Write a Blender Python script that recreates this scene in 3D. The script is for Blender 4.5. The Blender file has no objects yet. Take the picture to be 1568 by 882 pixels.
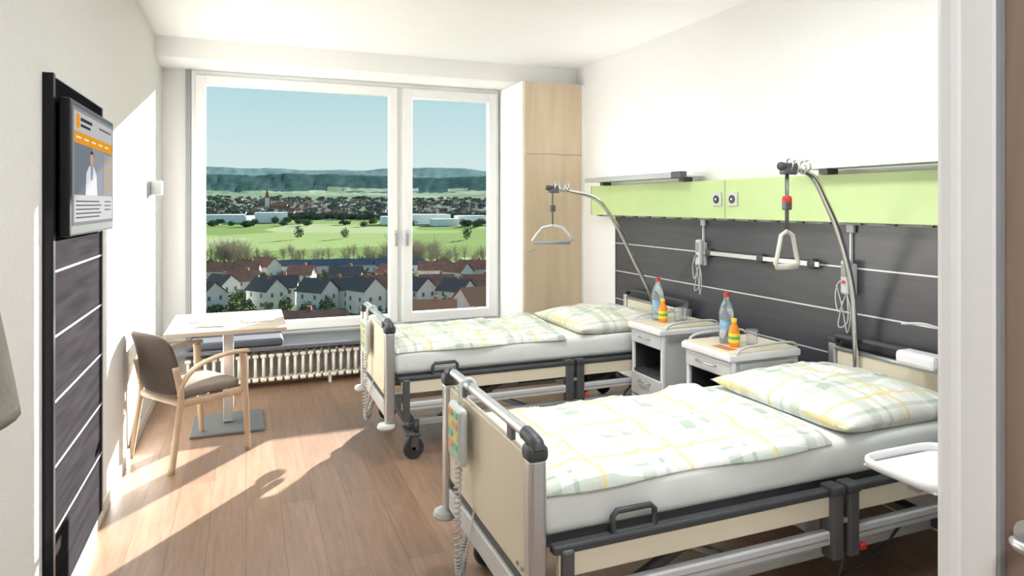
import bpy, bmesh, math, random
from mathutils import Vector, Matrix, noise
random.seed(7)
S=bpy.context.scene
COL=S.collection
# ---------------------------------------------------------------- materials
MATS={}
def newmat(name):
    m=bpy.data.materials.new(name); m.use_nodes=True
    nt=m.node_tree; b=nt.nodes['Principled BSDF']
    return m,nt,b
def setspec(b,v):
    if 'Specular IOR Level' in b.inputs: b.inputs['Specular IOR Level'].default_value=v
def mat(name,col,rough=.5,metal=0,var=.06,scale=8,bump=0,spec=.5,stretch=None,emit=None,trans=0,bscale=None):
    if name in MATS: return MATS[name]
    m,nt,b=newmat(name)
    b.inputs['Roughness'].default_value=rough; b.inputs['Metallic'].default_value=metal; setspec(b,spec)
    tc=nt.nodes.new('ShaderNodeTexCoord'); mp=nt.nodes.new('ShaderNodeMapping')
    nt.links.new(tc.outputs['Object'],mp.inputs[0])
    if stretch: mp.inputs['Scale'].default_value=stretch
    n=nt.nodes.new('ShaderNodeTexNoise'); n.inputs['Scale'].default_value=scale; n.inputs['Detail'].default_value=4
    nt.links.new(mp.outputs[0],n.inputs['Vector'])
    r=nt.nodes.new('ShaderNodeValToRGB')
    r.color_ramp.elements[0].position=.3; r.color_ramp.elements[1].position=.7
    r.color_ramp.elements[0].color=[max(0,c*(1-var)) for c in col]+[1]
    r.color_ramp.elements[1].color=[min(1,c*(1+var)) for c in col]+[1]
    nt.links.new(n.outputs[0],r.inputs[0]); nt.links.new(r.outputs[0],b.inputs['Base Color'])
    if bump:
        n2=nt.nodes.new('ShaderNodeTexNoise'); n2.inputs['Scale'].default_value=bscale or scale*4
        nt.links.new(mp.outputs[0],n2.inputs['Vector'])
        bp=nt.nodes.new('ShaderNodeBump'); bp.inputs['Strength'].default_value=bump; bp.inputs['Distance'].default_value=.01
        nt.links.new(n2.outputs[0],bp.inputs['Height']); nt.links.new(bp.outputs[0],b.inputs['Normal'])
    if emit:
        b.inputs['Emission Color'].default_value=list(emit[0])+[1]; b.inputs['Emission Strength'].default_value=emit[1]
    if trans: b.inputs['Transmission Weight'].default_value=trans
    MATS[name]=m; return m
def wood(name,c1,c2,axis=2,scale=3,rough=.45):
    if name in MATS: return MATS[name]
    m,nt,b=newmat(name); b.inputs['Roughness'].default_value=rough
    tc=nt.nodes.new('ShaderNodeTexCoord'); mp=nt.nodes.new('ShaderNodeMapping')
    sc=[6,6,6]; sc[axis]=.6; mp.inputs['Scale'].default_value=sc
    nt.links.new(tc.outputs['Object'],mp.inputs[0])
    n=nt.nodes.new('ShaderNodeTexNoise'); n.inputs['Scale'].default_value=scale; n.inputs['Detail'].default_value=8; n.inputs['Distortion'].default_value=.6
    nt.links.new(mp.outputs[0],n.inputs['Vector'])
    r=nt.nodes.new('ShaderNodeValToRGB'); r.color_ramp.elements[0].position=.3; r.color_ramp.elements[1].position=.72
    r.color_ramp.elements[0].color=list(c1)+[1]; r.color_ramp.elements[1].color=list(c2)+[1]
    nt.links.new(n.outputs[0],r.inputs[0]); nt.links.new(r.outputs[0],b.inputs['Base Color'])
    MATS[name]=m; return m
def floor_mat():
    m,nt,b=newmat('floor_vinyl_planks'); b.inputs['Roughness'].default_value=.36
    tc=nt.nodes.new('ShaderNodeTexCoord'); mp=nt.nodes.new('ShaderNodeMapping'); mp.inputs['Rotation'].default_value=(0,0,math.pi/2)
    nt.links.new(tc.outputs['Object'],mp.inputs[0])
    br=nt.nodes.new('ShaderNodeTexBrick'); br.inputs['Scale'].default_value=1; br.inputs['Brick Width'].default_value=1.25; br.inputs['Row Height'].default_value=.17
    br.inputs['Mortar Size'].default_value=.0012; br.inputs['Color1'].default_value=(.245,.152,.102,1); br.inputs['Color2'].default_value=(.315,.202,.138,1); br.inputs['Mortar'].default_value=(.14,.08,.05,1)
    br.offset=.37
    nt.links.new(mp.outputs[0],br.inputs['Vector'])
    mp2=nt.nodes.new('ShaderNodeMapping'); mp2.inputs['Scale'].default_value=(9,.8,1); nt.links.new(tc.outputs['Object'],mp2.inputs[0])
    n=nt.nodes.new('ShaderNodeTexNoise'); n.inputs['Scale'].default_value=4; n.inputs['Detail'].default_value=8; n.inputs['Distortion'].default_value=.8
    nt.links.new(mp2.outputs[0],n.inputs['Vector'])
    r=nt.nodes.new('ShaderNodeValToRGB'); r.color_ramp.elements[0].position=.3; r.color_ramp.elements[1].position=.75
    r.color_ramp.elements[0].color=(.8,.78,.76,1); r.color_ramp.elements[1].color=(1.12,1.12,1.12,1)
    nt.links.new(n.outputs[0],r.inputs[0])
    mx=nt.nodes.new('ShaderNodeMix'); mx.data_type='RGBA'; mx.blend_type='MULTIPLY'; mx.inputs[0].default_value=1
    nt.links.new(br.outputs['Color'],mx.inputs[6]); nt.links.new(r.outputs[0],mx.inputs[7]); nt.links.new(mx.outputs[2],b.inputs['Base Color'])
    return m
def plaid_mat(name,off=(0,0)):
    m,nt,b=newmat(name); b.inputs['Roughness'].default_value=.85; setspec(b,.2)
    L=nt.links.new
    tc=nt.nodes.new('ShaderNodeTexCoord'); sp=nt.nodes.new('ShaderNodeSeparateXYZ'); L(tc.outputs['Object'],sp.inputs[0])
    def M(op,a,b_=None,c=None):
        n=nt.nodes.new('ShaderNodeMath'); n.operation=op
        for i,v in enumerate((a,b_,c)):
            if v is None: continue
            if isinstance(v,(int,float)): n.inputs[i].default_value=v
            else: L(v,n.inputs[i])
        return n.outputs[0]
    def st(v,period,cen,w,o):
        t=M('FRACT',M('MULTIPLY',M('ADD',v,o+10),1/period))
        return M('LESS_THAN',M('ABSOLUTE',M('SUBTRACT',t,cen)),w/period/2)
    x,y=sp.outputs[0],sp.outputs[1]
    px,py=.36,.31
    g1=M('ADD',st(x,px,.3,.055,off[0]),st(x,px,.52,.018,off[0])); g2=M('ADD',st(y,py,.35,.055,off[1]),st(y,py,.6,.018,off[1]))
    yl=M('MAXIMUM',st(x,px,.8,.015,off[0]),st(y,py,.85,.015,off[1]))
    g=M('MULTIPLY',M('ADD',g1,g2),.42)
    ylo=M('ADD',st(x,px,.70,.045,off[0]),st(y,py,.1,.045,off[1]))
    def mix(f,A,B):
        n=nt.nodes.new('ShaderNodeMix'); n.data_type='RGBA'; L(f,n.inputs[0])
        if isinstance(A,tuple): n.inputs[6].default_value=A
        else: L(A,n.inputs[6])
        n.inputs[7].default_value=B; return n.outputs[2]
    c=mix(g,(.76,.77,.74,1),(.36,.46,.37,1))
    c=mix(M('MULTIPLY',ylo,.34),c,(.60,.64,.44,1))
    c=mix(M('MULTIPLY',yl,.66),c,(.76,.58,.15,1))
    L(c,b.inputs['Base Color'])
    n=nt.nodes.new('ShaderNodeTexNoise'); n.inputs['Scale'].default_value=14; n.inputs['Detail'].default_value=3; L(tc.outputs['Object'],n.inputs['Vector'])
    bp=nt.nodes.new('ShaderNodeBump'); bp.inputs['Strength'].default_value=.35; bp.inputs['Distance'].default_value=.02; L(n.outputs[0],bp.inputs['Height']); L(bp.outputs[0],b.inputs['Normal'])
    return m
WALL=mat('wall_paint',(.82,.815,.81),.8,var=.01,scale=3,bump=.12,bscale=120,spec=.2)
WALLL=mat('woodchip_wallpaper',(.72,.71,.68),.8,var=.015,scale=30,bump=.3,bscale=160,spec=.2)
CEIL=mat('ceiling_paint',(.86,.855,.84),.9,var=.01,spec=.1)
WHITE=mat('white_lacquer',(.83,.83,.84),.35,var=.01)
PVC=mat('window_frame_pvc',(.82,.82,.81),.35,var=.01)
BIRCH=wood('birch_veneer',(.56,.44,.30),(.67,.55,.40),2,1.2)
BEECH=wood('beech_chair_wood',(.40,.29,.19),(.50,.38,.26),2,3)
TABLEW=wood('maple_table_top',(.38,.31,.235),(.45,.38,.30),0,2)
DOORW=wood('walnut_door_veneer',(.24,.16,.12),(.34,.24,.18),2,2)
CREAM=mat('cream_laminate',(.76,.69,.54),.4,var=.02)
ALU=mat('brushed_aluminium',(.62,.63,.64),.32,.85,var=.04,scale=20,stretch=(1,1,20))
SILV=mat('silver_powder_coat',(.66,.68,.69),.4,.25,var=.02)
CHROME=mat('chrome',(.75,.75,.75),.12,1,var=.01)
DARK=mat('anthracite_plastic',(.05,.055,.06),.45,var=.1)
DGREY=mat('dark_grey_metal',(.11,.115,.12),.4,.3,var=.1)
GREYP=mat('grey_plastic',(.30,.31,.32),.45,var=.05)
LGREY=mat('light_grey_plastic',(.58,.6,.6),.45,var=.03)
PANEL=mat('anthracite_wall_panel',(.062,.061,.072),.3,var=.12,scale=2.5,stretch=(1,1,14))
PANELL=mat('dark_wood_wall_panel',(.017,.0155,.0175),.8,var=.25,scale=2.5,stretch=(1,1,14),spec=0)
JOINT=mat('aluminium_joint',(.7,.7,.7),.35,.3)
GREEN=mat('lime_green_panel',(.52,.66,.30),.35,var=.02)
SHEET=mat('white_bed_sheet',(.76,.79,.77),.9,var=.02,bump=.3,bscale=9,spec=.1)
FABRIC=mat('taupe_upholstery',(.095,.076,.065),.85,var=.1,scale=60,bump=.2,bscale=300,spec=.1)
SEATF=mat('light_taupe_seat',(.20,.168,.145),.85,var=.08,scale=60,spec=.1)
RUBBER=mat('rubber',(.035,.035,.04),.6)
RAD=mat('radiator_enamel',(.78,.74,.66),.4,var=.02)
SILL=mat('dark_stone_sill',(.10,.105,.12),.3,var=.2,scale=30)
PAPER=mat('paper',(.85,.85,.84),.6,var=.02)
RED=mat('red_plastic',(.6,.03,.03),.4)
ORANGE=mat('orange_juice',(.85,.27,.02),.25,var=.1)
YELLOW=mat('yellow_label',(.85,.65,.05),.4)
BLUEL=mat('blue_label',(.25,.45,.65),.4,var=.2,scale=60)
GLASSB=mat('clear_bottle_plastic',(.78,.88,.95),.08,trans=.85,var=.01)
TUMB=mat('glass_tumbler',(.92,.95,.95),.03,trans=.9,var=.01)
COATM=mat('grey_beige_cloth',(.30,.285,.24),.9,var=.08,scale=12,bump=.3)
BLACK=mat('black_gloss',(.010,.010,.012),.3,spec=.2)
LAMPG=mat('lamp_diffuser',(.9,.9,.85),.4,emit=((1,.96,.9),1.5))
# ---------------------------------------------------------------- mesh helpers
def empty(name,loc=(0,0,0)):
    e=bpy.data.objects.new(name,None); COL.objects.link(e); e.location=loc; e.empty_display_size=.1; return e
def mobj(name,vs,fs,m,par=None,smooth=False):
    me=bpy.data.meshes.new(name); me.from_pydata([tuple(v) for v in vs],[],fs); me.update()
    o=bpy.data.objects.new(name,me); COL.objects.link(o)
    if isinstance(m,(list,tuple)):
        for k in m: me.materials.append(k)
    elif m: me.materials.append(m)
    if smooth:
        for p in me.polygons: p.use_smooth=True
    if par: o.parent=par
    return o
def fixn(o):
    bm=bmesh.new(); bm.from_mesh(o.data); bmesh.ops.recalc_face_normals(bm,faces=bm.faces); bm.to_mesh(o.data); bm.free(); return o
def box(name,lo,hi,m,par=None,bev=0,seg=2,rot=None):
    lo=Vector(lo); hi=Vector(hi); c=(lo+hi)/2; s=hi-lo
    bm=bmesh.new(); bmesh.ops.create_cube(bm,size=1); bmesh.ops.scale(bm,vec=s,verts=bm.verts)
    if bev: bmesh.ops.bevel(bm,geom=bm.edges[:],offset=min(bev,min(abs(a) for a in s)*.49),segments=seg,profile=.5,affect='EDGES')
    if rot: bmesh.ops.rotate(bm,cent=(0,0,0),matrix=Matrix.Rotation(rot[1],3,rot[0]),verts=bm.verts)
    bmesh.ops.translate(bm,vec=c,verts=bm.verts)
    me=bpy.data.meshes.new(name); bm.to_mesh(me); bm.free()
    o=bpy.data.objects.new(name,me); COL.objects.link(o); me.materials.append(m)
    if par: o.parent=par
    return o
def smoothpath(pts,n=6):
    pts=[Vector(p) for p in pts]; out=[]
    P=[pts[0]*2-pts[1]]+pts+[pts[-1]*2-pts[-2]]
    for i in range(1,len(P)-2):
        for k in range(n):
            t=k/n; a,b,c,d=P[i-1],P[i],P[i+1],P[i+2]
            out.append(.5*((2*b)+(c-a)*t+(2*a-5*b+4*c-d)*t*t+(3*b-a-3*c+d)*t**3))
    out.append(pts[-1]); return out
def tube(name,pts,r,m,par=None,seg=10,smooth=True,path=False,closed=False,flat=None):
    pts=[Vector(p) for p in pts]
    if path: pts=smoothpath(pts)
    n=len(pts); vs=[];fs=[]
    up=None
    for i,p in enumerate(pts):
        if closed: t=(pts[(i+1)%n]-pts[i-1])
        else: t=pts[min(i+1,n-1)]-pts[max(i-1,0)]
        t.normalize()
        if up is None:
            up=Vector((0,0,1)) if abs(t.z)<.9 else Vector((1,0,0))
        a=t.cross(up); 
        if a.length<1e-4: a=t.orthogonal()
        a.normalize(); b=a.cross(t).normalized(); up=b
        rr=r[i] if isinstance(r,(list,tuple)) else r
        for k in range(seg):
            an=2*math.pi*k/seg
            fa,fb=(flat if flat else (1,1))
            vs.append(p+a*math.cos(an)*rr*fa+b*math.sin(an)*rr*fb)
    rng=n if closed else n-1
    for i in range(rng):
        for k in range(seg):
            j=(i+1)%n
            fs.append((i*seg+k,i*seg+(k+1)%seg,j*seg+(k+1)%seg,j*seg+k))
    if not closed:
        fs.append(tuple(range(seg))[::-1]); fs.append(tuple((n-1)*seg+k for k in range(seg)))
    return fixn(mobj(name,vs,fs,m,par,smooth))
def lathe(name,prof,cen,m,par=None,seg=24,axis='z',smooth=True):
    vs=[];fs=[];n=len(prof)
    for r,h in prof:
        for k in range(seg):
            a=2*math.pi*k/seg; c,s=r*math.cos(a),r*math.sin(a)
            v={'z':(c,s,h),'x':(h,c,s),'y':(c,h,s)}[axis]
            vs.append(Vector(v)+Vector(cen))
    for i in range(n-1):
        for k in range(seg): fs.append((i*seg+k,i*seg+(k+1)%seg,(i+1)*seg+(k+1)%seg,(i+1)*seg+k))
    fs.append(tuple(range(seg))[::-1]); fs.append(tuple((n-1)*seg+k for k in range(seg)))
    o=fixn(mobj(name,vs,fs,m,par,False))
    if smooth:
        for p in o.data.polygons: p.use_smooth=len(p.vertices)==4
        try: o.data.set_sharp_from_angle(angle=.7)
        except Exception: pass
    return o
def coil(name,pts,R,r,turns,m,par):
    P=smoothpath(pts,20); n=len(P); N=int(turns*10); out=[]
    for i in range(N+1):
        t=i/N*(n-1); a=int(min(t,n-2)); p=P[a].lerp(P[a+1],t-a)
        d=(P[a+1]-P[a]).normalized(); u=d.cross(Vector((1,.3,.2))).normalized(); v=d.cross(u)
        an=2*math.pi*i/10; out.append(p+u*math.cos(an)*R+v*math.sin(an)*R)
    return tube(name,out,r,m,par,seg=5)
def quadx(name,x,y0,y1,z0,z1,m,par):
    return mobj(name,[(x,y0,z0),(x,y1,z0),(x,y1,z1),(x,y0,z1)],[(0,1,2,3)],m,par)
# ---------------------------------------------------------------- constants
XL,XR,YB,ZC=-.69,3.15,6.65,2.97
cam=bpy.data.cameras.new('camera'); co=bpy.data.objects.new('camera',cam); COL.objects.link(co)
co.location=(0,0,1.6); co.rotation_euler=(math.pi/2,0,-math.radians(21.75)); cam.lens=23.42; cam.sensor_width=36; cam.shift_y=-.0823; cam.clip_end=20000; cam.clip_start=.02
S.camera=co
# ---------------------------------------------------------------- room shell
box('floor',(XL-.1,-1.6,-.1),(XR+.1,YB+.1,0),floor_mat())
box('ceiling',(XL-.1,-1.6,ZC),(XR+.1,YB+.1,ZC+.15),CEIL)
box('wall_left',(XL-.2,-1.6,0),(XL,YB+.2,ZC),WALLL)
box('wall_right',(XR,.84,0),(XR+.2,YB+.2,ZC),WALL)
w=empty('wall_back')
box('wall_back_left',(XL,YB-.02,0),(-.46,YB+.2,ZC),WALL,w)
box('wall_back_right',(2.49,YB-.02,0),(XR,YB+.2,ZC),WALL,w)
box('wall_back_lintel',(-.46,YB-.02,2.8),(2.49,YB+.2,ZC),WALL,w)
box('wall_parapet',(XL,6.34,0),(2.487,YB+.2,.335),WALL)
box('trim_1',(XL,6.10,2.80),(XR,YB-.02,ZC),CEIL)
w=empty('wall_bathroom')
box('wall_bathroom_front',(1.2,.66+.14,0),(XR+.2,.84,ZC),WHITE,w)
box('wall_bathroom_header',(1.2,-.22,2.12),(1.3,.80,ZC),WALL,w)
box('wall_bathroom_rear',(1.2,-1.6,0),(1.3,-.22,ZC),WALL,w)
w=empty('wall_front')
box('wall_front_a',(XL,-1.7,0),(-.3,-1.6,ZC),WALL,w); box('wall_front_b',(.75,-1.7,0),(1.3,-1.6,ZC),WALL,w); box('wall_front_c',(-.3,-1.7,2.1),(.75,-1.6,ZC),WALL,w)
d=empty('door_2'); box('leaf',(-.3,-1.68,0),(.75,-1.63,2.1),DOORW,d); tube('lever',[(.65,-1.63,1.05),(.65,-1.57,1.05),(.52,-1.57,1.05)],.01,ALU,d)
d=empty('door_1')
box('frame_face',(1.175,.742,0),(1.215,.815,2.12),WHITE,d,.006)
box('frame_edge',(1.165,.80,0),(1.215,.842,2.12),WHITE,d,.012)
box('seal',(1.178,.736,0),(1.20,.743,2.12),GREYP,d)
box('leaf',(1.19,-.2,.01),(1.23,.735,2.1),DOORW,d)
box('frame_top',(1.175,-.24,2.08),(1.215,.80,2.16),WHITE,d,.005)
box('frame_far',(1.175,-.28,0),(1.215,-.2,2.16),WHITE,d,.005)
lathe('handle_rose',[(.026,0),(.026,.01),(.02,.012)],(1.178,.69,1.06),ALU,d,axis='x')
tube('handle_lever',[(1.19,.69,1.06),(1.14,.69,1.06),(1.132,.68,1.06),(1.13,.66,1.06),(1.13,.56,1.06)],.0095,ALU,d)
lathe('lock_rose',[(.024,0),(.024,.01),(.008,.014)],(1.176,.69,.965),ALU,d,axis='x')
BB=mat('baseboard_paint',(.66,.60,.52),.5)
box('baseboard_left',(XL,-1.6,0),(XL+.014,6.34,.07),BB)
box('baseboard_back',(XL,6.325,0),(2.48,6.34,.07),wood('baseboard_wood',(.28,.17,.10),(.38,.24,.14),0,3))
box('baseboard_right',(XR-.014,.84,0),(XR,5.93,.07),BB)
box('windowsill',(XL,6.09,.335),(2.485,YB-.02,.37),SILL,None,.006)
# ---------------------------------------------------------------- window
wn=empty('window_1')
def frame(x0,x1,z0,z1,t,y0,y1,nm,m=PVC):
    box(nm+'_l',(x0,y0,z0),(x0+t,y1,z1),m,wn,.008); box(nm+'_r',(x1-t,y0,z0),(x1,y1,z1),m,wn,.008)
    box(nm+'_b',(x0+t-.004,y0,z0),(x1-t+.004,y1,z0+t),m,wn,.008); box(nm+'_t',(x0+t-.004,y0,z1-t),(x1-t+.004,y1,z1),m,wn,.008)
frame(-.46,2.487,.375,2.80,.055,6.60,6.70,'outer_frame')
box('mullion',(1.385,6.60,.43),(1.465,6.70,2.75),PVC,wn,.006)
frame(-.425,1.40,.415,2.755,.085,6.57,6.66,'sash_left')
frame(1.452,2.455,.415,2.755,.095,6.57,6.66,'sash_right')
box('sill_groove',(-.44,6.585,.372),(2.47,6.60,.385),GREYP,wn)
for x in (1.375,1.485):
    box('handle_plate',(x-.016,6.555,1.20),(x+.016,6.571,1.34),LGREY,wn,.004)
    tube('handle',[(x,6.56,1.30),(x,6.525,1.30),(x,6.52,1.29),(x,6.52,1.18)],.009,GREYP,wn)
gm,nt,b=newmat('window_glass'); nt.nodes.remove(b)
out=[n for n in nt.nodes if n.type=='OUTPUT_MATERIAL'][0]
tr=nt.nodes.new('ShaderNodeBsdfTransparent'); tr.inputs[0].default_value=(.97,.99,.985,1)
nt.links.new(tr.outputs[0],out.inputs[0])
for i,(a,b_) in enumerate(((-.345,1.32),(1.54,2.365))):
    mobj('pane_%d'%i,[(a,6.62,.49),(b_,6.62,.49),(b_,6.62,2.68),(a,6.62,2.68)],[(0,1,2,3)],gm,wn)
box('outer_blind_rail',(-.50,6.585,.38),(-.462,6.60,2.80),GREYP,wn)
ra=empty('radiator')
n=34; x0=-.45; pitch=.0655
for i in range(n):
    x=x0+i*pitch
    for y in (6.15,6.21,6.27):
        tube('column',[(x,y,.085),(x,y,.275)],.013,RAD,ra,seg=8)
    box('head_top',(x-.026,6.13,.265),(x+.026,6.29,.30),RAD,ra,.012)
    box('head_bottom',(x-.026,6.13,.06),(x+.026,6.29,.095),RAD,ra,.012)
for z in (.283,.078): tube('header',[(x0-.03,6.21,z),(x0+n*pitch-.03,6.21,z)],.013,RAD,ra,seg=8)
for x in (-.3,.7,1.6): box('foot',(x-.012,6.16,0),(x+.012,6.26,.07),RAD,ra)
# ---------------------------------------------------------------- wardrobe
wd=empty('wardrobe')
box('carcass',(2.492,5.965,.0),(3.135,YB-.025,2.795),WHITE,wd)
box('side_panel',(2.489,5.945,0),(2.515,5.97,2.795),mat('birch_edge',(.75,.66,.52),.4),wd)
box('door_lower',(2.517,5.945,.08),(3.125,5.966,2.08),BIRCH,wd,.002)
box('door_upper',(2.517,5.945,2.09),(3.125,5.966,2.785),BIRCH,wd,.002)
box('filler',(3.127,5.948,0),(3.149,5.97,2.795),WHITE,wd)
box('plinth',(2.517,5.955,0),(3.125,5.966,.075),DGREY,wd)
tube('knob',[(2.56,5.945,1.15),(2.56,5.92,1.15)],.01,ALU,wd)
# ---------------------------------------------------------------- right wall panels
pn=empty('headboard_wall_panel')
box('board',(3.115,.9,.25),(3.149,5.27,1.496),PANEL,pn)
for z in (1.245,.995,.745,.495): box('joint',(3.1125,.9,z-.004),(3.116,5.268,z+.004),JOINT,pn)
box('board_end',(3.112,5.262,.25),(3.149,5.272,1.496),DGREY,pn)
gp=empty('medical_supply_panel')
box('green_board',(3.02,.9,1.497),(3.149,5.55,1.763),GREEN,gp,.004)
box('end_cap',(3.018,5.545,1.495),(3.149,5.56,1.765),mat('green_edge',(.36,.52,.18),.4),gp)
box('underside_rail',(3.05,.95,1.485),(3.11,5.5,1.498),GREYP,gp)
for i in range(22): box('clip',(3.03,1.2+i*.2,1.486),(3.06,1.25+i*.2,1.497),DGREY,gp)
for y in (3.74,3.58,1.7):
    box('socket_plate',(3.008,y-.045,1.585),(3.02,y+.045,1.675),LGREY,gp,.004)
    lathe('socket',[(.028,0),(.028,-.004),(.02,-.004),(.018,.006)],(3.006,y,1.63),DARK,gp,axis='x')
    lathe('socket_dot',[(.008,0),(.008,-.004)],(3.002,y,1.63),WHITE,gp,axis='x')
tube('seam',[(3.018,3.665,1.5),(3.018,3.665,1.76)],.0015,GREYP,gp,seg=5)
UP=4
def walllamp(y0,y1,nm):
    e=empty(nm)
    box('housing',(2.90,y0,1.795),(3.12,y1,1.815),SILV,e,.006)
    box('front_lip',(2.895,y0,1.79),(2.91,y1,1.832),ALU,e,.003)
    box('tube_diffuser',(2.94,y0+.05,1.816),(3.05,y1-.05,1.822),LAMPG,e)
    box('bracket',(3.0,y0+.1,1.765),(3.08,y0+.16,1.796),DGREY,e); box('bracket',(3.0,y1-.16,1.765),(3.08,y1-.1,1.796),DGREY,e)
    box('end_grip',(2.885,y0-.01,1.785),(2.95,y0+.10,1.835),DGREY,e,.006)
    l=bpy.data.lights.new(nm+'_light','AREA'); l.shape='RECTANGLE'; l.size=.10; l.size_y=(y1-y0)-.15; l.energy=UP; l.color=(1,.98,.94)
    o=bpy.data.objects.new('uplight',l); COL.objects.link(o); o.location=(2.98,(y0+y1)/2,1.84); o.rotation_euler=(math.pi,0,0); o.parent=e
walllamp(4.0,5.45,'overbed_lamp'); walllamp(1.55,2.95,'overbed_lamp.001')
er=empty('equipment_rail')
box('rail',(3.075,2.92,1.232),(3.085,3.98,1.262),ALU,er,.003)
for y in (2.98,3.40,3.92):
    lathe('clip',[(.03,0),(.03,-.04),(.022,-.045)],(3.115,y,1.247),DARK,er,axis='x',seg=16)
def handset(y,z,nm):
    e=empty(nm)
    box('holder',(3.085,y-.03,z-.12),(3.114,y+.03,z+.05),LGREY,e,.006)
    box('body',(3.045,y-.028,z-.12),(3.085,y+.028,z+.07),LGREY,e,.014)
    box('keypad',(3.041,y-.018,z-.02),(3.046,y+.018,z+.05),GREYP,e,.003)
    lathe('call_button',[(.01,0),(.01,-.004)],(3.041,y,z-.05),RED,e,axis='x',seg=12)
    tube('cable',[(3.06,y,z-.12),(3.05,y+.04,z-.22),(3.06,y+.07,z-.12),(3.06,y+.03,z-.05),(3.06,y-.03,z-.2),(3.07,y+.0,z-.33),(3.09,y+.05,z-.2),(3.1,y+.1,z-.08)],.0035,LGREY,e,path=True,seg=6)
    tube('cable_loop',[(3.07,y,z-.12),(3.04,y-.03,z-.26),(3.06,y+.05,z-.3),(3.07,y+.03,z-.16)],.0035,LGREY,e,path=True,seg=6)
    box('wall_duct',(3.10,y+.0,z+.05),(3.114,y+.012,1.484),LGREY,e)
    box('wall_outlet',(3.095,y-.02,1.44),(3.114,y+.03,1.484),LGREY,e,.003)
handset(4.0,1.27,'nurse_call_handset'); handset(2.72,1.22,'nurse_call_handset.001')
# ---------------------------------------------------------------- left wall panel, tv
lp=empty('tv_wall_panel')
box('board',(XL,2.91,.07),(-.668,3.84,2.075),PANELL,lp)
for z in (1.345,1.10,.855,.61,.365): box('joint',(-.669,2.91,z-.004),(-.6655,3.84,z+.004),mat('joint_grey',(.30,.30,.31),.7,0,spec=0),lp)
box('edge_near',(XL,2.885,.07),(-.655,2.912,2.08),BLACK,lp); box('edge_far',(XL,3.838,.07),(-.664,3.846,2.078),GREYP,lp); box('edge_top',(XL,2.90,2.073),(-.664,3.84,2.08),ALU,lp)
tv=empty('television')
box('mount',(-.668,3.2,1.62),(-.645,3.5,1.85),DGREY,tv)
box('casing',(-.652,2.93,1.475),(-.612,3.80,2.0),BLACK,tv,.008)
def em(name,c,s=.75): return mat(name,tuple(q*.04 for q in c),.5,emit=(c,1.0),var=.01,spec=.0)
def sq(nm,y0,y1,z0,z1,c,x=-.6105,s=.55):
    Y0,Y1,Z0,Z1=2.955,3.775,1.515,1.975
    k='screen_%02d_%02d_%02d'%tuple(int(q*99) for q in c)
    return quadx(nm,x,Y0+(Y1-Y0)*y0,Y0+(Y1-Y0)*y1,Z0+(Z1-Z0)*z0,Z0+(Z1-Z0)*z1,em(k,c,s),tv)
sq('page',0,1,0,1,(.26,.27,.28))
sq('header',.03,.97,.80,.97,(.50,.50,.51),-.610)
sq('logo',.07,.14,.83,.95,(.8,.30,.02),-.6095); sq('logo_text',.16,.42,.90,.93,(.05,.05,.05),-.6095); sq('logo_text2',.16,.38,.85,.875,(.05,.05,.05),-.6095)
sq('menu',.6,.93,.90,.92,(.15,.15,.15),-.6095)
sq('nav_bar',.03,.97,.70,.80,(.75,.32,.03),-.6095)
for i in range(5): sq('nav_text',.07+i*.17,.17+i*.17,.745,.76,(.9,.85,.7),-.609)
sq('photo',.03,.70,.26,.70,(.18,.21,.24),-.6095)
sq('photo_light',.42,.70,.26,.70,(.28,.31,.34),-.609)
sq('sidebar',.72,.97,.26,.68,(.33,.34,.35),-.6095)
for i in range(4): sq('side_text',.75,.94,.60-i*.09,.62-i*.09,(.6,.30,.08),-.609)
sq('text_area',.03,.97,.03,.26,(.55,.55,.56),-.6095)
for i in range(5): sq('text_line',.06,.6+.05*(i%2),.20-i*.035,.212-i*.035,(.12,.12,.12),-.609)
for i in range(3): sq('text_line_b',.74,.92,.20-i*.04,.212-i*.04,(.15,.15,.15),-.609)
def poly(nm,pts,c,x):
    Y0,Y1,Z0,Z1=2.955,3.775,1.515,1.975
    k='screen_%02d_%02d_%02d'%tuple(int(q*99) for q in c)
    mobj(nm,[(x,Y0+(Y1-Y0)*u,Z0+(Z1-Z0)*v) for u,v in pts],[tuple(range(len(pts)))],em(k,c,.55),tv)
poly('portrait_coat',[(.26,.26),(.54,.26),(.52,.46),(.45,.53),(.35,.53),(.28,.46)],(.7,.7,.72),-.6085)
poly('portrait_shirt',[(.38,.40),(.42,.40),(.43,.53),(.37,.53)],(.25,.32,.45),-.608)
poly('portrait_head',[(.40+.04*math.cos(a*.5236),.595+.068*math.sin(a*.5236)) for a in range(12)],(.6,.36,.25),-.6075)
poly('portrait_hair',[(.357,.61),(.365,.65),(.40,.675),(.435,.65),(.443,.61),(.42,.64),(.38,.64)],(.06,.04,.03),-.607)
e=empty('wall_lamp'); box('plate',(XL,5.68,1.66),(-.675,5.84,1.78),GREYP,e,.004); box('shade',(-.675,5.70,1.665),(-.60,5.82,1.775),mat('lamp_grey',(.30,.31,.32),.6,0,spec=.1),e,.008)
e=empty('light_switch'); box('plate',(XL,5.50,.84),(-.68,5.58,1.0),WHITE,e,.004); box('rocker',(-.68,5.515,.93),(-.675,5.565,.985),PAPER,e,.003); box('rocker_2',(-.68,5.515,.855),(-.675,5.565,.91),PAPER,e,.003)
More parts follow.
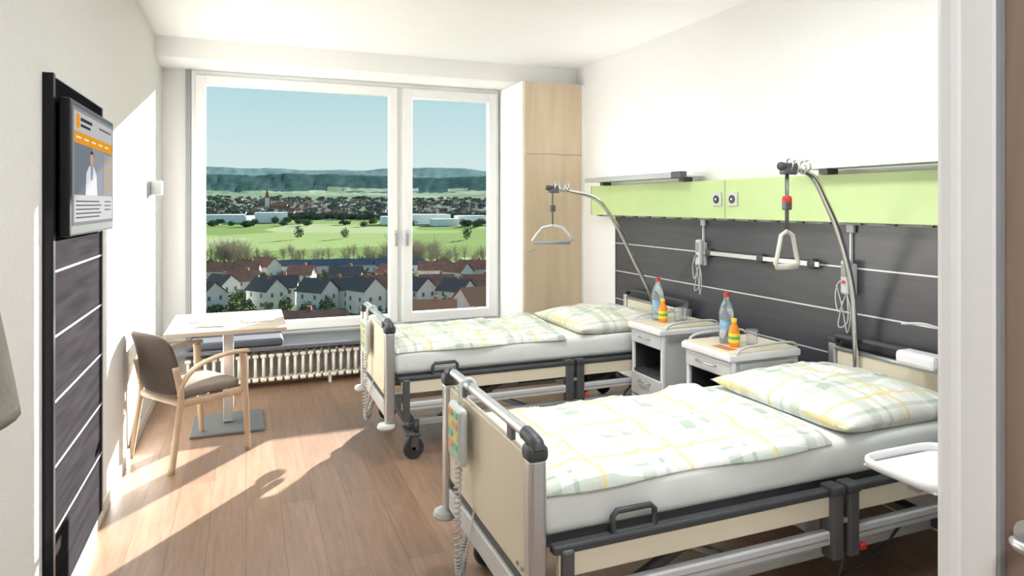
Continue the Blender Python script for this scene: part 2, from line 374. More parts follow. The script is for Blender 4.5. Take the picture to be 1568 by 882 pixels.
def gown():
    e=empty('hanging_gown')
    nu,nv=28,24; vs=[];fs=[]
    for j in range(nv+1):
        t=j/nv; z=1.72-t*.70
        hw=.05+.37*t**1.3
        for i in range(nu+1):
            u=i/nu*2-1
            y=1.89+u*hw; x=-.63+.028*math.sin(u*9+t*1.5)*t+.02*(1-u*u)
            vs.append((x,y,z+.012*math.cos(u*7)*t))
    for j in range(nv):
        for i in range(nu):
            a=j*(nu+1)+i; fs.append((a,a+1,a+nu+2,a+nu+1))
    o=mobj('cloth',vs,fs,COATM,e,True); md=o.modifiers.new('s','SOLIDIFY'); md.thickness=.02
    tube('hook',[(XL,1.89,1.75),(-.63,1.89,1.75),(-.62,1.89,1.78)],.008,ALU,e)
    lathe('hook_plate',[(.025,0),(.025,.008)],(XL,1.89,1.75),ALU,e,axis='x',seg=16)
gown()
# ---------------------------------------------------------------- table
tb=empty('side_table')
box('top',(-.50,4.85,.722),(.262,5.68,.75),TABLEW,tb,.003)
box('sub_frame',(-.25,5.05,.70),(.02,5.45,.722),DGREY,tb)
box('column',(-.155,5.21,.03),(-.085,5.29,.70),ALU,tb,.006)
box('base_plate',(-.36,5.0,0),(.12,5.48,.022),mat('base_plate_grey',(.16,.165,.17),.4,.3),tb,.006)
e=empty('brochure')
for i,(x,y,a) in enumerate(((-.30,5.25,.3),(-.1,5.35,-.4),(.08,5.2,.15),(-.22,5.1,-.1))):
    box('sheet_%d'%i,(x-.105,y-.075,.7505+i*.0015),(x+.105,y+.075,.7515+i*.0015),PAPER,e,rot=('Z',a))
    box('sheet_picture_%d'%i,(x-.08,y-.05,.7515+i*.0015),(x+.0,y+.04,.7518+i*.0015),mat(('magenta_print','orange_print','grey_print','orange_print')[i],((.35,.07,.12),(.55,.2,.06),(.2,.22,.25),(.55,.2,.06))[i],.5),e,rot=('Z',a))
box('windowsill_cushion',(-.45,6.11,.371),(.30,6.50,.435),mat('dark_blue_cushion',(.045,.05,.065),.6),None,.02,3)
# ---------------------------------------------------------------- armchair
def chair():
    e=empty('armchair')
    ang=math.radians(35); cx,cy=-.325,4.745
    def T(p): 
        x,y,z=p; return Vector((cx+x*math.cos(ang)-y*math.sin(ang),cy+x*math.sin(ang)+y*math.cos(ang),z))
    def TT(nm,pts,r,m,**k): return tube(nm,[T(p) for p in smoothpath(pts)],r,m,e,**k)
    W=.255
    for s in (-1,1):
        y=s*W; yf=s*W*1.02
        TT('front_leg',[(.23,yf*1.0,0),(.215,yf,.25),(.20,yf,.45),(.195,yf,.60),(.19,yf,.635)],[.013+.006*min(1,i/12) for i in range(25)],BEECH,flat=(1,1.25))
        TT('armrest',[(.225,yf,.648),(.12,yf,.655),(-.02,yf*1.02,.645),(-.14,yf*.98,.60),(-.20,yf*.9,.52),(-.215,yf*.88,.45)],.017,BEECH,flat=(1.5,.75))
        TT('rear_leg',[(-.27,y*.92,0),(-.235,y*.9,.22),(-.205,y*.88,.42),(-.21,y*.87,.50),(-.235,y*.86,.62)],.0165,BEECH,flat=(1,1.2))
        TT('side_rail',[(.20,y*.98,.40),(0,y*.95,.395),(-.205,y*.88,.40)],.016,BEECH,flat=(.8,1.4))
    TT('front_rail',[(.195,-W*.96,.40),(.195,0,.40),(.195,W*.96,.40)],.016,BEECH,flat=(.8,1.4))
    TT('rear_rail',[(-.205,-W*.88,.40),(-.205,0,.40),(-.205,W*.88,.40)],.016,BEECH,flat=(.8,1.4))
    nu,nv=16,16
    def shell(fn,nm,m,th):
        vs=[];fs=[]
        for j in range(nv+1):
            for i in range(nu+1): vs.append(T(fn(i/nu*2-1,j/nv*2-1)))
        for j in range(nv):
            for i in range(nu):
                a=j*(nu+1)+i; fs.append((a,a+1,a+nu+2,a+nu+1))
        o=fixn(mobj(nm,vs,fs,m,e,True)); md=o.modifiers.new('s','SOLIDIFY'); md.thickness=th; md.offset=0
        bv=o.modifiers.new('b','SUBSURF'); bv.levels=1; bv.render_levels=1; return o
    def sq2(u,v,p=.12):
        k=1-p*(abs(u)**4*abs(v)**4); return u*k,v*k
    def seat(u,v):
        u,v=sq2(u,v); return (-.005+u*.225,v*.225*(1+.08*u),.445+.012*(1-u*u)*(1-v*v)-.01*u*u)
    shell(seat,'seat',SEATF,.055)
    def back(u,v):
        u,v=sq2(u,v,.15); t=(v+1)/2; hw=.225-.015*t
        return (-.215-.10*t+.055*(u*u)*(.5+.5*t)-.015+.02*math.sin(t*3.1),u*hw,.44+.385*t-.012*u*u*t)
    shell(back,'backrest',FABRIC,.024)
chair()
# ---------------------------------------------------------------- bedside items
def bottle(x,y,z,nm):
    e=empty(nm)
    lathe('body',[(.0,0),(.036,0),(.040,.01),(.040,.08),(.036,.09),(.036,.13),(.040,.14),(.040,.185),(.030,.225),(.016,.25),(.014,.27)],(x,y,z),GLASSB,e)
    lathe('label',[(.0375,.085),(.0378,.09),(.0378,.135),(.0375,.138)],(x,y,z),BLUEL,e)
    lathe('cap',[(.016,.27),(.016,.292),(.012,.294)],(x,y,z),RED,e)
def juice(x,y,z,nm):
    e=empty(nm)
    lathe('body',[(.0,0),(.027,0),(.030,.008),(.030,.09),(.022,.115),(.014,.13),(.013,.14)],(x,y,z),ORANGE,e)
    lathe('label',[(.0305,.025),(.031,.028),(.031,.075),(.0305,.078)],(x,y,z),YELLOW,e)
    lathe('label_band',[(.0312,.045),(.0314,.046),(.0314,.058),(.0312,.06)],(x,y,z),mat('green_print',(.1,.4,.1),.5),e)
    lathe('cap',[(.015,.14),(.015,.158),(.011,.16)],(x,y,z),YELLOW,e)
def tumbler(x,y,z,nm):
    e=empty(nm)
    lathe('glass',[(.0,.0),(.028,0),(.033,.095),(.031,.095),(.026,.008),(.0,.008)],(x,y,z),TUMB,e)
def cabinet(x0,x1,y0,y1,nm):
    e=empty(nm)
    t=.018
    box('side_near',(x0,y0,.12),(x1,y0+t,.74),SILV,e,.003); box('side_far',(x0,y1-t,.12),(x1,y1,.74),SILV,e,.003)
    box('corner_post',(x0-.004,y0-.004,.12),(x0+.022,y0+.022,.742),WHITE,e,.006); box('corner_post_far',(x0-.004,y1-.022,.12),(x0+.022,y1+.004,.742),WHITE,e,.006)
    box('back',(x1-t,y0+t,.12),(x1,y1-t,.74),SILV,e); box('bottom',(x0,y0+t,.12),(x1-t,y1-t,.14),SILV,e)
    box('shelf_mid',(x0,y0+t,.45),(x1-t,y1-t,.465),DARK,e); box('inner_near',(x0+.012,y0+t,.465),(x1-t,y0+t+.004,.65),DARK,e); box('inner_far',(x0+.012,y1-t-.004,.465),(x1-t,y1-t,.65),DARK,e); box('inner_back',(x1-t-.004,y0+t,.465),(x1-t,y1-t,.65),DARK,e)
    box('drawer_front',(x0-.014,y0+.004,.65),(x0+.006,y1-.004,.735),SILV,e,.006)
    tube('drawer_pull',[(x0-.014,y0+.12,.70),(x0-.035,y0+.13,.70),(x0-.035,y1-.13,.70),(x0-.014,y1-.12,.70)],.006,ALU,e)
    for z0_,z1_ in ((.13,.285),(.295,.445)):
        box('lower_drawer_front',(x0-.014,y0+.004,z0_),(x0+.006,y1-.004,z1_),LGREY,e,.006)
        tube('lower_drawer_pull',[(x0-.014,y0+.12,z1_-.04),(x0-.035,y0+.13,z1_-.04),(x0-.035,y1-.13,z1_-.04),(x0-.014,y1-.12,z1_-.04)],.006,ALU,e)
    box('top_frame',(x0-.035,y0-.015,.742),(x1+.01,y1+.015,.785),WHITE,e,.012)
    box('top_board',(x0-.022,y0-.002,.784),(x1-.005,y1+.002,.792),CREAM,e,.002)
    for yy,s in ((y0-.008,-1),(y1+.008,1)):
        tube('gallery',[(x0+.02,yy,.782),(x0+.04,yy,.805),(x0+.12,yy,.822),(x1-.08,yy,.825),(x1-.01,yy,.80)],.007,LGREY,e,path=True)
    box('side_hinge_rail',(x0+.03,y0-.022,.70),(x1-.03,y0-.014,.735),ALU,e,.002)
    box('side_arm',(x1-.09,y0-.03,.58),(x1-.05,y0,.72),GREYP,e,.005)
    for x in (x0+.04,x1-.04):
        for y in (y0+.04,y1-.04):
            tube('caster_stem',[(x,y,.05),(x,y,.125)],.008,ALU,e,seg=8)
            lathe('caster_wheel',[(.01,-.012),(.032,-.012),(.036,-.006),(.036,.006),(.032,.012),(.01,.012)],(x,y,.036),RUBBER,e,axis='y',seg=18)
    return e
cabinet(2.50,2.95,3.64,4.0,'bedside_cabinet'); cabinet(2.44,2.90,2.90,3.30,'bedside_cabinet.001')
Zt=.793
bottle(2.66,3.93,Zt,'water_bottle'); juice(2.64,3.84,Zt,'juice_bottle'); tumbler(2.74,3.80,Zt,'drinking_glass')
bottle(2.58,3.12,Zt,'water_bottle.001'); juice(2.56,3.03,Zt,'juice_bottle.001'); tumbler(2.66,3.0,Zt,'drinking_glass.001'); tumbler(2.80,3.83,Zt,'drinking_glass.002')
e=empty('coaster_card'); box('card',(2.46,2.96,.7925),(2.52,3.10,.794),mat('orange_print',(.55,.2,.06),.5),e)
# ---------------------------------------------------------------- hospital beds
def caster(x,y,e):
    R=.066
    lathe('caster_tyre',[(.045,-.018),(.060,-.018),(R,-.009),(R,.009),(.060,.018),(.045,.018)],(x,y,R),RUBBER,e,axis='y',seg=26)
    lathe('caster_hub',[(.0,-.014),(.044,-.016),(.046,0),(.044,.016),(.0,.014)],(x,y,R),LGREY,e,axis='y',seg=20)
    lathe('caster_axle',[(.012,-.024),(.012,.024)],(x,y,R),DGREY,e,axis='y',seg=12)
    for s in (-1,1): box('caster_fork',(x-.018,y+s*.021-.003,.055),(x+.03,y+s*.021+.003,.145),DGREY,e,.002)
    box('caster_bridge',(x-.03,y-.03,.135),(x+.045,y+.03,.165),DGREY,e,.01)
    tube('caster_stem',[(x+.02,y,.16),(x+.02,y,.24)],.018,DGREY,e)
def bed(nm,x0,x1,y0,y1,far,plaid,seed):
    e=empty(nm); yc=(y0+y1)/2
    for y in (y0,y1):
        s=1 if y==y0 else -1
        box('foot_post',(x0-.03,y-.03,.26),(x0+.03,y+.03,.815),ALU,e,.014,3)
        box('foot_corner_cap',(x0-.036,y-.036,.80),(x0+.036,y+.036,.855),DARK,e,.02,3)
        lathe('bumper_disc',[(.0,0),(.05,0),(.056,.012),(.05,.028),(.02,.035),(.0,.035)],(x0-.02,y,.225),LGREY,e)
        tube('bumper_stem',[(x0-.01,y,.25),(x0-.01,y,.28)],.015,GREYP,e)
    box('foot_panel',(x0-.012,y0+.03,.40),(x0+.014,y1-.03,.805),CREAM,e,.006)
    box('foot_lower_bar',(x0-.016,y0+.03,.27),(x0+.016,y1-.03,.36),SILV,e,.006)
    box('foot_lower_gap',(x0-.004,y0+.03,.36),(x0+.010,y1-.03,.40),DARK,e)
    tube('foot_top_rail',[(x0,y0-.0,.845),(x0,y0+.04,.862),(x0,y0+.12,.866),(x0,yc,.866),(x0,y1-.12,.866),(x0,y1-.04,.862),(x0,y1,.845)],.019,ALU,e,path=True,seg=12)
    tube('foot_rail_cap',[(x0,y0-.022,.835),(x0,y0-.01,.855),(x0,y0+.03,.862),(x0,y0+.07,.865)],.0245,DARK,e,path=True,seg=12)
    tube('foot_rail_cap_far',[(x0,y1+.022,.835),(x0,y1+.01,.855),(x0,y1-.03,.862),(x0,y1-.05,.865)],.0235,DARK,e,path=True,seg=12)
    for y in (y0+.2,y1-.2): box('foot_rail_bracket',(x0-.008,y-.02,.80),(x0+.008,y+.02,.85),DGREY,e)
    for y in (y0+.07,y0+.11): lathe('foot_screw',[(.008,-.003),(.006,-.006)],(x0-.012,y,.43),GREYP,e,axis='x',seg=8)
    for y in (y0+.03,y1-.03):
        box('head_post',(x1-.02,y-.025,.28),(x1+.02,y+.025,.83),ALU,e,.01)
        box('head_cap',(x1-.026,y-.03,.82),(x1+.026,y+.03,.86),DARK,e,.014)
    box('head_panel',(x1-.01,y0+.06,.42),(x1+.012,y1-.06,.79),CREAM,e,.005)
    tube('head_rail',[(x1,y0+.03,.85),(x1,y0+.1,.865),(x1,y1-.1,.865),(x1,y1-.03,.85)],.018,DARK,e,path=True)
    tube('head_rail_lower',[(x1-.01,y0+.05,.80),(x1-.01,y1-.05,.80)],.012,ALU,e)
    box('platform',(x0+.05,y0+.05,.50),(x1-.04,y1-.05,.535),DGREY,e,.005)
    MT=.682
    mx0,mx1,my0,my1=x0+.035,x1-.035,y0+.02,y1-.06
    bm=bmesh.new(); bmesh.ops.create_cube(bm,size=1); bmesh.ops.scale(bm,vec=(mx1-mx0,my1-my0,MT-.535),verts=bm.verts)
    bmesh.ops.bevel(bm,geom=bm.edges[:],offset=.035,segments=4,profile=.5,affect='EDGES'); bmesh.ops.translate(bm,vec=((mx0+mx1)/2,(my0+my1)/2,(MT+.535)/2),verts=bm.verts)
    me=bpy.data.meshes.new('mattress'); bm.to_mesh(me); bm.free(); o=bpy.data.objects.new('mattress',me); COL.objects.link(o); me.materials.append(SHEET); o.parent=e
    for p in me.polygons: p.use_smooth=True
    try: me.set_sharp_from_angle(angle=1.2)
    except Exception: pass
    for sgn,y in ((-1,y0),(1,y1)):
        ya,yb=sorted((y-sgn*.0,y+sgn*.028)); 
        for k,(xa,xb) in enumerate(((x0+.07,x0+1.20),(x0+1.31,x1-.06))):
            box('side_rail_cap_%d'%k,(xa-.02,ya-.006,.505),(xb+.02,yb+.006,.533),DARK,e,.008)
            box('side_rail_board_%d'%k,(xa,ya,.43),(xb,yb,.506),CREAM,e,.004)
            box('side_rail_bar_%d'%k,(xa,ya-.004,.325),(xb,yb+.004,.375),SILV,e,.006)
            box('side_rail_bar_slot_%d'%k,(xa+.02,min(ya if sgn<0 else yb,(ya if sgn<0 else yb)+sgn*.0055),.345),(xb-.02,max(ya if sgn<0 else yb,(ya if sgn<0 else yb)+sgn*.0055),.352),GREYP,e)
        for xx in (x0+1.215,x0+1.295):
            box('rail_guide',(xx-.028,ya-.02,.27),(xx+.028,yb+.012,.53),DGREY,e,.01)
            box('rail_guide_cap',(xx-.034,ya-.026,.51),(xx+.034,yb+.016,.545),DARK,e,.01)
        box('rail_slider',(x0+1.19,ya-.012,.40),(x0+1.32,yb,.42),ALU,e,.003)
        box('rail_guide_foot',(x0+.075,ya-.016,.26),(x0+.12,yb+.01,.52),DGREY,e,.01)
        box('rail_release',(x0+1.325,ya-.02,.285),(x0+1.36,ya,.31),RED,e,.005)
        yy=y+sgn*.012
        tube('mattress_retainer',[(x0+.27,yy,.535),(x0+.27,yy,.585),(x0+.285,yy,.60),(x0+.415,yy,.60),(x0+.43,yy,.585),(x0+.43,yy,.535),(x0+.415,yy,.53),(x0+.285,yy,.53)],.010,DARK,e,closed=True)
    for y in (y0+.16,y1-.16):
        box('frame_beam',(x0+.04,y-.02,.44),(x1-.05,y+.02,.49),GREYP,e,.004)
        box('base_beam',(x0+.15,y-.025,.17),(x1-.20,y+.025,.215),SILV,e,.008)
        tube('lift_arm',[(x0+.35,y,.20),(x0+.95,y,.46)],.022,DGREY,e)
        tube('lift_arm_2',[(x1-.95,y,.20),(x1-.40,y,.46)],.022,DGREY,e)
        tube('lift_arm_3',[(x0+.98,y+.01,.20),(x0+.42,y+.01,.45)],.018,ALU,e)
    for x in (x0+.16,x1-.24):
        box('base_cross',(x-.03,y0+.06,.18),(x+.03,y1-.06,.225),DGREY,e,.01)
    for x in (x0+.40,x0+.95,x1-.9,x1-.4): tube('cross_tube',[(x,y0+.1,.45),(x,y1-.1,.45)],.016,SILV,e)
    box('motor_housing',(x0+1.0,yc-.09,.30),(x0+1.38,yc+.09,.42),DARK,e,.02)
    tube('actuator',[(x0+.45,yc-.05,.28),(x0+1.0,yc-.05,.36)],.03,DGREY,e); tube('actuator_rod',[(x1-.5,yc+.05,.25),(x1-1.0,yc+.05,.36)],.022,CHROME,e)
    box('control_box',(x0+1.55,yc-.12,.25),(x0+1.8,yc+.12,.40),DGREY,e,.015)
    box('central_column',(x0+1.42,yc-.16,.17),(x0+1.50,yc+.16,.46),LGREY,e,.01)
    box('brake_pedal',(x0+.10,y0-.02,.16),(x0+.16,y0+.16,.18),DGREY,e,.006)
    tube('mains_cable',[(x0+1.4,y0+.08,.3),(x0+1.3,y0+.05,.12),(x0+1.1,y0+.1,.05),(x0+1.6,y0+.15,.1),(x0+1.8,y0+.1,.3)],.006,DARK,e,path=True,seg=6)
    for x in (x0+.16,x1-.24):
        for y in (y0+.05,y1-.05): caster(x,y,e)
    hy=y1-.17 if not far else y1-.25
    hm=mat('handset_green_key',(.15,.5,.25),.4); ho=mat('handset_orange_key',(.85,.3,.05),.4)
    hx=x0-.05
    box('handset_body',(hx-.018,hy-.20,.575),(hx+.014,hy-.03,.80),LGREY,e,.014)
    box('handset_face',(hx-.021,hy-.185,.60),(hx-.017,hy-.045,.785),mat('handset_face_mint',(.45,.6,.5),.4),e,.001)
    for i in range(4):
        for j in range(2):
            box('key',(hx-.024,hy-.17+j*.065,.755-i*.042),(hx-.02,hy-.12+j*.065,.780-i*.042),(hm,ho,YELLOW)[(i+j)%3],e,.003)
    tube('handset_hook',[(hx+.01,hy-.11,.80),(hx+.01,hy-.11,.87),(hx+.04,hy-.11,.895),(x0+.015,hy-.11,.885),(x0+.024,hy-.11,.855)],.008,LGREY,e,path=True)
    coil('handset_spiral_cable',[(hx,hy-.12,.575),(hx-.01,hy-.13,.40),(hx-.01,hy-.15,.2),(hx+.01,hy-.12,.13),(hx+.05,hy-.05,.2),(hx+.09,hy-.04,.30)],.013,.004,46,LGREY,e)
    tube('straight_cable',[(hx+.04,hy-.2,.42),(hx-.01,hy-.26,.30),(hx-.02,hy-.2,.16),(hx+.03,hy-.1,.2)],.004,LGREY,e,path=True,seg=6)
    # --- duvet
    NU,NV=110,60; ux0,ux1=x0+.045,x0+1.25; vs=[];fs=[]
    dy0,dy1=y0+.012,y1-.115
    def prof(t,p=5): return max(0,1-abs(t)**p)**(1/2.4)
    for j in range(NV+1):
        v=j/NV*2-1
        for i in range(NU+1):
            u=i/NU*2-1
            X=(ux0+ux1)/2+u*(ux1-ux0)/2; Y=(dy0+dy1)/2+v*(dy1-dy0)/2
            X+= .04*math.sin(Y*6+seed)*max(0,u)**3
            Y+=.012*math.sin(X*9+seed)*abs(v)**3
            h=prof(u,9)*prof(v,8)
            n1=noise.noise(Vector((X*2.2,Y*3.0,seed)))*.018+noise.noise(Vector((X*6,Y*7,seed+4)))*.015+noise.noise(Vector((X*3+Y*9,Y*2,seed+9)))*.014
            r1=noise.noise(Vector((X*5-Y*3,Y*6+X*2,seed+20))); n1+=.014*max(0,1-abs(r1)*7)
            hump=.045*math.exp(-((u-.84)/.20)**2)*(.5+.5*math.tanh((v+.1)*2.5)) 
            z=MT+.002+h*(.030+n1+hump)
            if abs(v)>.985: z-=.008
            vs.append((X,Y,max(z,MT-.006)))
    nt_=len(vs)
    for k in range(nt_): vs.append((vs[k][0],vs[k][1],MT-.01))
    W_=NU+1
    for j in range(NV):
        for i in range(NU):
            a=j*W_+i; fs.append((a,a+1,a+W_+1,a+W_)); b_=a+nt_; fs.append((b_,b_+W_,b_+W_+1,b_+1))
    per=[i for i in range(W_)]+[j*W_+NU for j in range(1,NV+1)]+[NV*W_+i for i in range(NU-1,-1,-1)]+[j*W_ for j in range(NV-1,0,-1)]
    for k in range(len(per)):
        a,b_=per[k],per[(k+1)%len(per)]; fs.append((b_,a,a+nt_,b_+nt_))
    fixn(mobj('duvet',vs,fs,plaid,e,True))
    # --- pillow
    N=48; vs=[];fs=[]; px_,py_=x0+1.70,yc-.05; hx_,hy_=.385,.41
    for side in (1,-1):
        for j in range(N+1):
            v=j/N*2-1
            for i in range(N+1):
                u=i/N*2-1
                su=u*(1-.07*(1-v*v)**1*abs(u)**2); sv=v*(1-.07*(1-u*u)*abs(v)**2)
                h=((1-u*u)**.5)*((1-v*v)**.5)
                n1=noise.noise(Vector((u*2.5+seed,v*2.5,1)))*.018+noise.noise(Vector((u*6,v*5,seed)))*.010
                r1=noise.noise(Vector((u*3+v*2,v*3-u,seed+3))); n1+=.010*max(0,1-abs(r1)*6)
                z=side*h*(.092+(n1 if side>0 else 0))
                X=px_+su*hx_; Y=py_+sv*hy_
                vs.append((X,Y,.725+z-(.03 if side<0 else 0)*h))
    W_=N+1; nt_=W_*W_
    for s in range(2):
        for j in range(N):
            for i in range(N):
                a=s*nt_+j*W_+i
                f=(a,a+1,a+W_+1,a+W_); fs.append(f if s==0 else f[::-1])
    o=mobj('pillow',vs,fs,plaid,e,True)
    bm=bmesh.new(); bm.from_mesh(o.data); bmesh.ops.remove_doubles(bm,verts=bm.verts,dist=1e-4); bmesh.ops.recalc_face_normals(bm,faces=bm.faces); bm.to_mesh(o.data); bm.free()
    for v in o.data.vertices:
        if v.co.z<MT+.004: v.co.z=MT+.004
    return e
pl1=plaid_mat('plaid_linen',(0,0)); 
b1=bed('hospital_bed',.835,3.06,1.90,2.83,False,pl1,1.3)
b2=bed('hospital_bed.001',.815,3.04,4.07,4.99,True,pl1,5.1)
# ---------------------------------------------------------------- lifting poles (trapeze)
def pole(nm,pts,tip,par_rot,hz,hw,hh,strap_bottom):
    e=empty(nm)
    tube('chrome_pole',pts,.016,CHROME,e,path=True,seg=14)
    b=Vector(pts[0]); tube('socket',[b,b+Vector((0,0,.14))],.024,DGREY,e)
    t=Vector(tip)
    tube('end_knob',[t,t+Vector((-.05,-.01,.004))],.020,DARK,e)
    for i,(dx,dz,R) in enumerate(((.05,.0,.032),(.015,.012,.030),(.10,-.0,.03),(.13,.01,.026))):
        c=t+Vector((dx,0,dz)); tube('ring',[c+Vector((.3*R*math.cos(a*.5236),R*math.cos(a*.5236),R*math.sin(a*.5236))) for a in range(12)],.0055,CHROME,e,closed=True,seg=6)
    box('clamp',(t.x-.03,t.y-.022,t.z-.035),(t.x+.05,t.y+.022,t.z+.02),DGREY,e,.008)
    sx,sy=t.x+.0,t.y
    tube('strap',[(sx,sy,t.z-.03),(sx,sy,strap_bottom)],.008,DGREY,e,flat=(1.6,.5))
    box('strap_buckle',(sx-.02,sy-.015,strap_bottom+.10),(sx+.02,sy+.015,strap_bottom+.15),DGREY,e,.006)
    z1=strap_bottom; z0=z1-hh; ca,sa=math.cos(par_rot),math.sin(par_rot)
    P=[(0,z1),(.25*hw,z1-.02),(.42*hw,z0+.05),(.5*hw,z0+.015),(.44*hw,z0),(0,z0-.004),(-.44*hw,z0),(-.5*hw,z0+.015),(-.42*hw,z0+.05),(-.25*hw,z1-.02)]
    tube('grip',[(sx+u*ca,sy+u*sa,z) for u,z in P],.0105,mat('grip_beige',(.62,.60,.52),.5) if hw<.2 else LGREY,e,closed=True)
    tube('grip_bar',[(sx-.44*hw*ca,sy-.44*hw*sa,z0),(sx+.44*hw*ca,sy+.44*hw*sa,z0)],.015,mat('grip_beige',(.62,.60,.52),.5) if hw<.2 else GREYP,e)
    return e,(sx,sy)
e,(sx,sy)=pole('trapeze_lifting_pole',[(3.05,2.63,.45),(3.03,2.63,.8),(2.97,2.60,1.15),(2.83,2.56,1.45),(2.70,2.53,1.63),(2.60,2.50,1.73),(2.50,2.48,1.765),(2.41,2.47,1.775)],(2.40,2.47,1.775),math.radians(0),1.48,.14,.17,1.47)
lathe('red_adjuster',[(.0,0),(.018,.003),(.024,.02),(.018,.037),(.0,.04)],(sx,sy,1.60),RED,e)
pole('trapeze_lifting_pole.001',[(3.05,4.54,.45),(3.03,4.54,.8),(2.85,4.54,1.15),(2.68,4.54,1.45),(2.56,4.54,1.60),(2.46,4.54,1.66),(2.3,4.53,1.69),(2.14,4.52,1.715)],(2.13,4.52,1.715),math.radians(-12),1.45,.31,.13,1.44)
# ---------------------------------------------------------------- near bedside tray cabinet
e=cabinet(2.36,2.80,1.22,1.60,'bedside_cabinet.002')
def tray(x0,x1,y0,y1,z):
    box('tray_base',(x0+.01,y0+.01,z),(x1-.01,y1-.01,z+.008),WHITE,e,.003)
    n=40; pts=[]
    cx,cy,a,b=(x0+x1)/2,(y0+y1)/2,(x1-x0)/2,(y1-y0)/2
    for i in range(n):
        t=2*math.pi*i/n; c,s=math.cos(t),math.sin(t)
        pts.append((cx+a*math.copysign(abs(c)**.35,c),cy+b*math.copysign(abs(s)**.35,s),z+.02))
    tube('tray_lip',pts,.012,WHITE,e,closed=True,seg=8,flat=(.7,1.4))
tray(1.96,2.33,1.41,1.69,.70)
box('tray_arm',(2.05,1.50,.66),(2.35,1.54,.685),LGREY,e,.006); box('tray_hinge',(2.05,1.49,.67),(2.11,1.56,.702),LGREY,e,.006); box('tray_clip',(2.0,1.50,.67),(2.03,1.54,.702),GREYP,e,.006)
e=empty('reading_lamp')
tube('gooseneck',[(3.10,2.1,.92),(3.02,2.12,1.0),(2.98,2.2,1.03),(2.95,2.3,1.02)],.006,LGREY,e,path=True)
box('lamp_head',(2.90,2.10,.83),(3.0,2.30,.90),WHITE,e,.02); tube('stem',[(3.11,2.1,.86),(2.98,2.15,.87)],.01,WHITE,e)
# ---------------------------------------------------------------- ceiling lamps added out of view to fill the interior
for i,(x,y,pw) in enumerate(((1.3,3.2,34),(1.4,1.6,30),(.25,-.6,36))):
    e=empty('added_ceiling_lamp' if i==0 else 'added_ceiling_lamp.%03d'%i)
    lathe('housing',[(.0,0),(.27,0),(.27,-.05),(.25,-.055)],(x,y,ZC),WHITE,e,seg=36); lathe('diffuser',[(.245,-.055),(.24,-.07),(.0,-.075)],(x,y,ZC),LAMPG,e,seg=36)
    l=bpy.data.lights.new('ceiling_light','AREA'); l.shape='DISK'; l.size=.5; l.energy=pw; l.color=(.96,.98,1)
    o=bpy.data.objects.new('fill_emitter',l); COL.objects.link(o); o.location=(x,y,ZC-.085); o.parent=e
# ---------------------------------------------------------------- landscape
def P(px,d):
    X=(px-377)*d/1098.2; return X,(d-.3706*X)/.9288
prof_=[(40,-27),(250,-28.5),(300,-29),(500,-29.5),(900,-25),(1200,-21.5),(1600,-8),(2000,4),(2600,22),(3200,46),(3800,75),(5000,205),(5600,215),(7600,380),(9000,400),(10500,300)]
def gz(d):
    for (a,za),(b,zb) in zip(prof_,prof_[1:]):
        if d<=b: 
            t=max(0,(d-a)/(b-a)); return za+(zb-za)*t+1.6
    return 300
vs=[];fs=[];mi=[]
rads=[40,80,120,170,230,300,340,380,420,470,520,580,640,700,770,850,920,1000,1200,1400,1700,2000,2300,2600,2900,3200,3350,3500,3650,3800,4000,4200,4400,4600,4800,5000,5150,5300,5600,6000,6300,6600,7000,7300,7600,7900,8200,9000,10500]
azs=[math.radians(-45+i*.25) for i in range(460)]
for r in rads:
    for a in azs:
        z=gz(r)
        n=noise.noise(Vector((math.sin(a)*6,r/2500,3)))+.5*noise.noise(Vector((math.sin(a)*24,r/900,8)))
        if r>3300:
            z+=n*(10+ (r-3300)*.006)
            z+=noise.noise(Vector((math.sin(a)*120,r/150,5)))*5+noise.noise(Vector((math.sin(a)*400,r/60,7)))*5
        elif r>1500: z+=n*3
        vs.append((r*math.sin(a),r*math.cos(a),z))
NA=len(azs)
for j in range(len(rads)-1):
    for i in range(NA-1):
        fs.append((j*NA+i,j*NA+i+1,(j+1)*NA+i+1,(j+1)*NA+i)); r=rads[j]
        q=noise.noise(Vector((math.sin(azs[i])*14,r/700,2)))
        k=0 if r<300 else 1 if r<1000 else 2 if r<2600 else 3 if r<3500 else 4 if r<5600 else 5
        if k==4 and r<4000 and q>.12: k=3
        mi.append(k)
def landmat(name,cols,scale,vor=True,rough=1,st=(1,1,1)):
    m,nt,b=newmat(name); b.inputs['Roughness'].default_value=rough; setspec(b,0)
    tc=nt.nodes.new('ShaderNodeTexCoord'); mp=nt.nodes.new('ShaderNodeMapping'); mp.inputs['Scale'].default_value=st; nt.links.new(tc.outputs['Object'],mp.inputs[0])
    if vor:
        n=nt.nodes.new('ShaderNodeTexVoronoi'); n.inputs['Scale'].default_value=scale; nt.links.new(mp.outputs[0],n.inputs['Vector'])
        sp=nt.nodes.new('ShaderNodeSeparateColor'); nt.links.new(n.outputs['Color'],sp.inputs[0]); src=sp.outputs[0]
    else:
        n=nt.nodes.new('ShaderNodeTexNoise'); n.inputs['Scale'].default_value=scale; n.inputs['Detail'].default_value=8; n.inputs['Roughness'].default_value=.7; nt.links.new(mp.outputs[0],n.inputs['Vector']); src=n.outputs[0]
    r=nt.nodes.new('ShaderNodeValToRGB'); cr=r.color_ramp
    lo,hi=(0,1) if vor else (.36,.64)
    while len(cr.elements)<len(cols): cr.elements.new(.5)
    for i,c in enumerate(cols): cr.elements[i].position=lo+(hi-lo)*i/(len(cols)-(0 if vor else 1)); cr.elements[i].color=list(c)+[1]
    if vor: cr.interpolation='CONSTANT'
    nt.links.new(src,r.inputs[0]); nt.links.new(r.outputs[0],b.inputs['Base Color']); return m
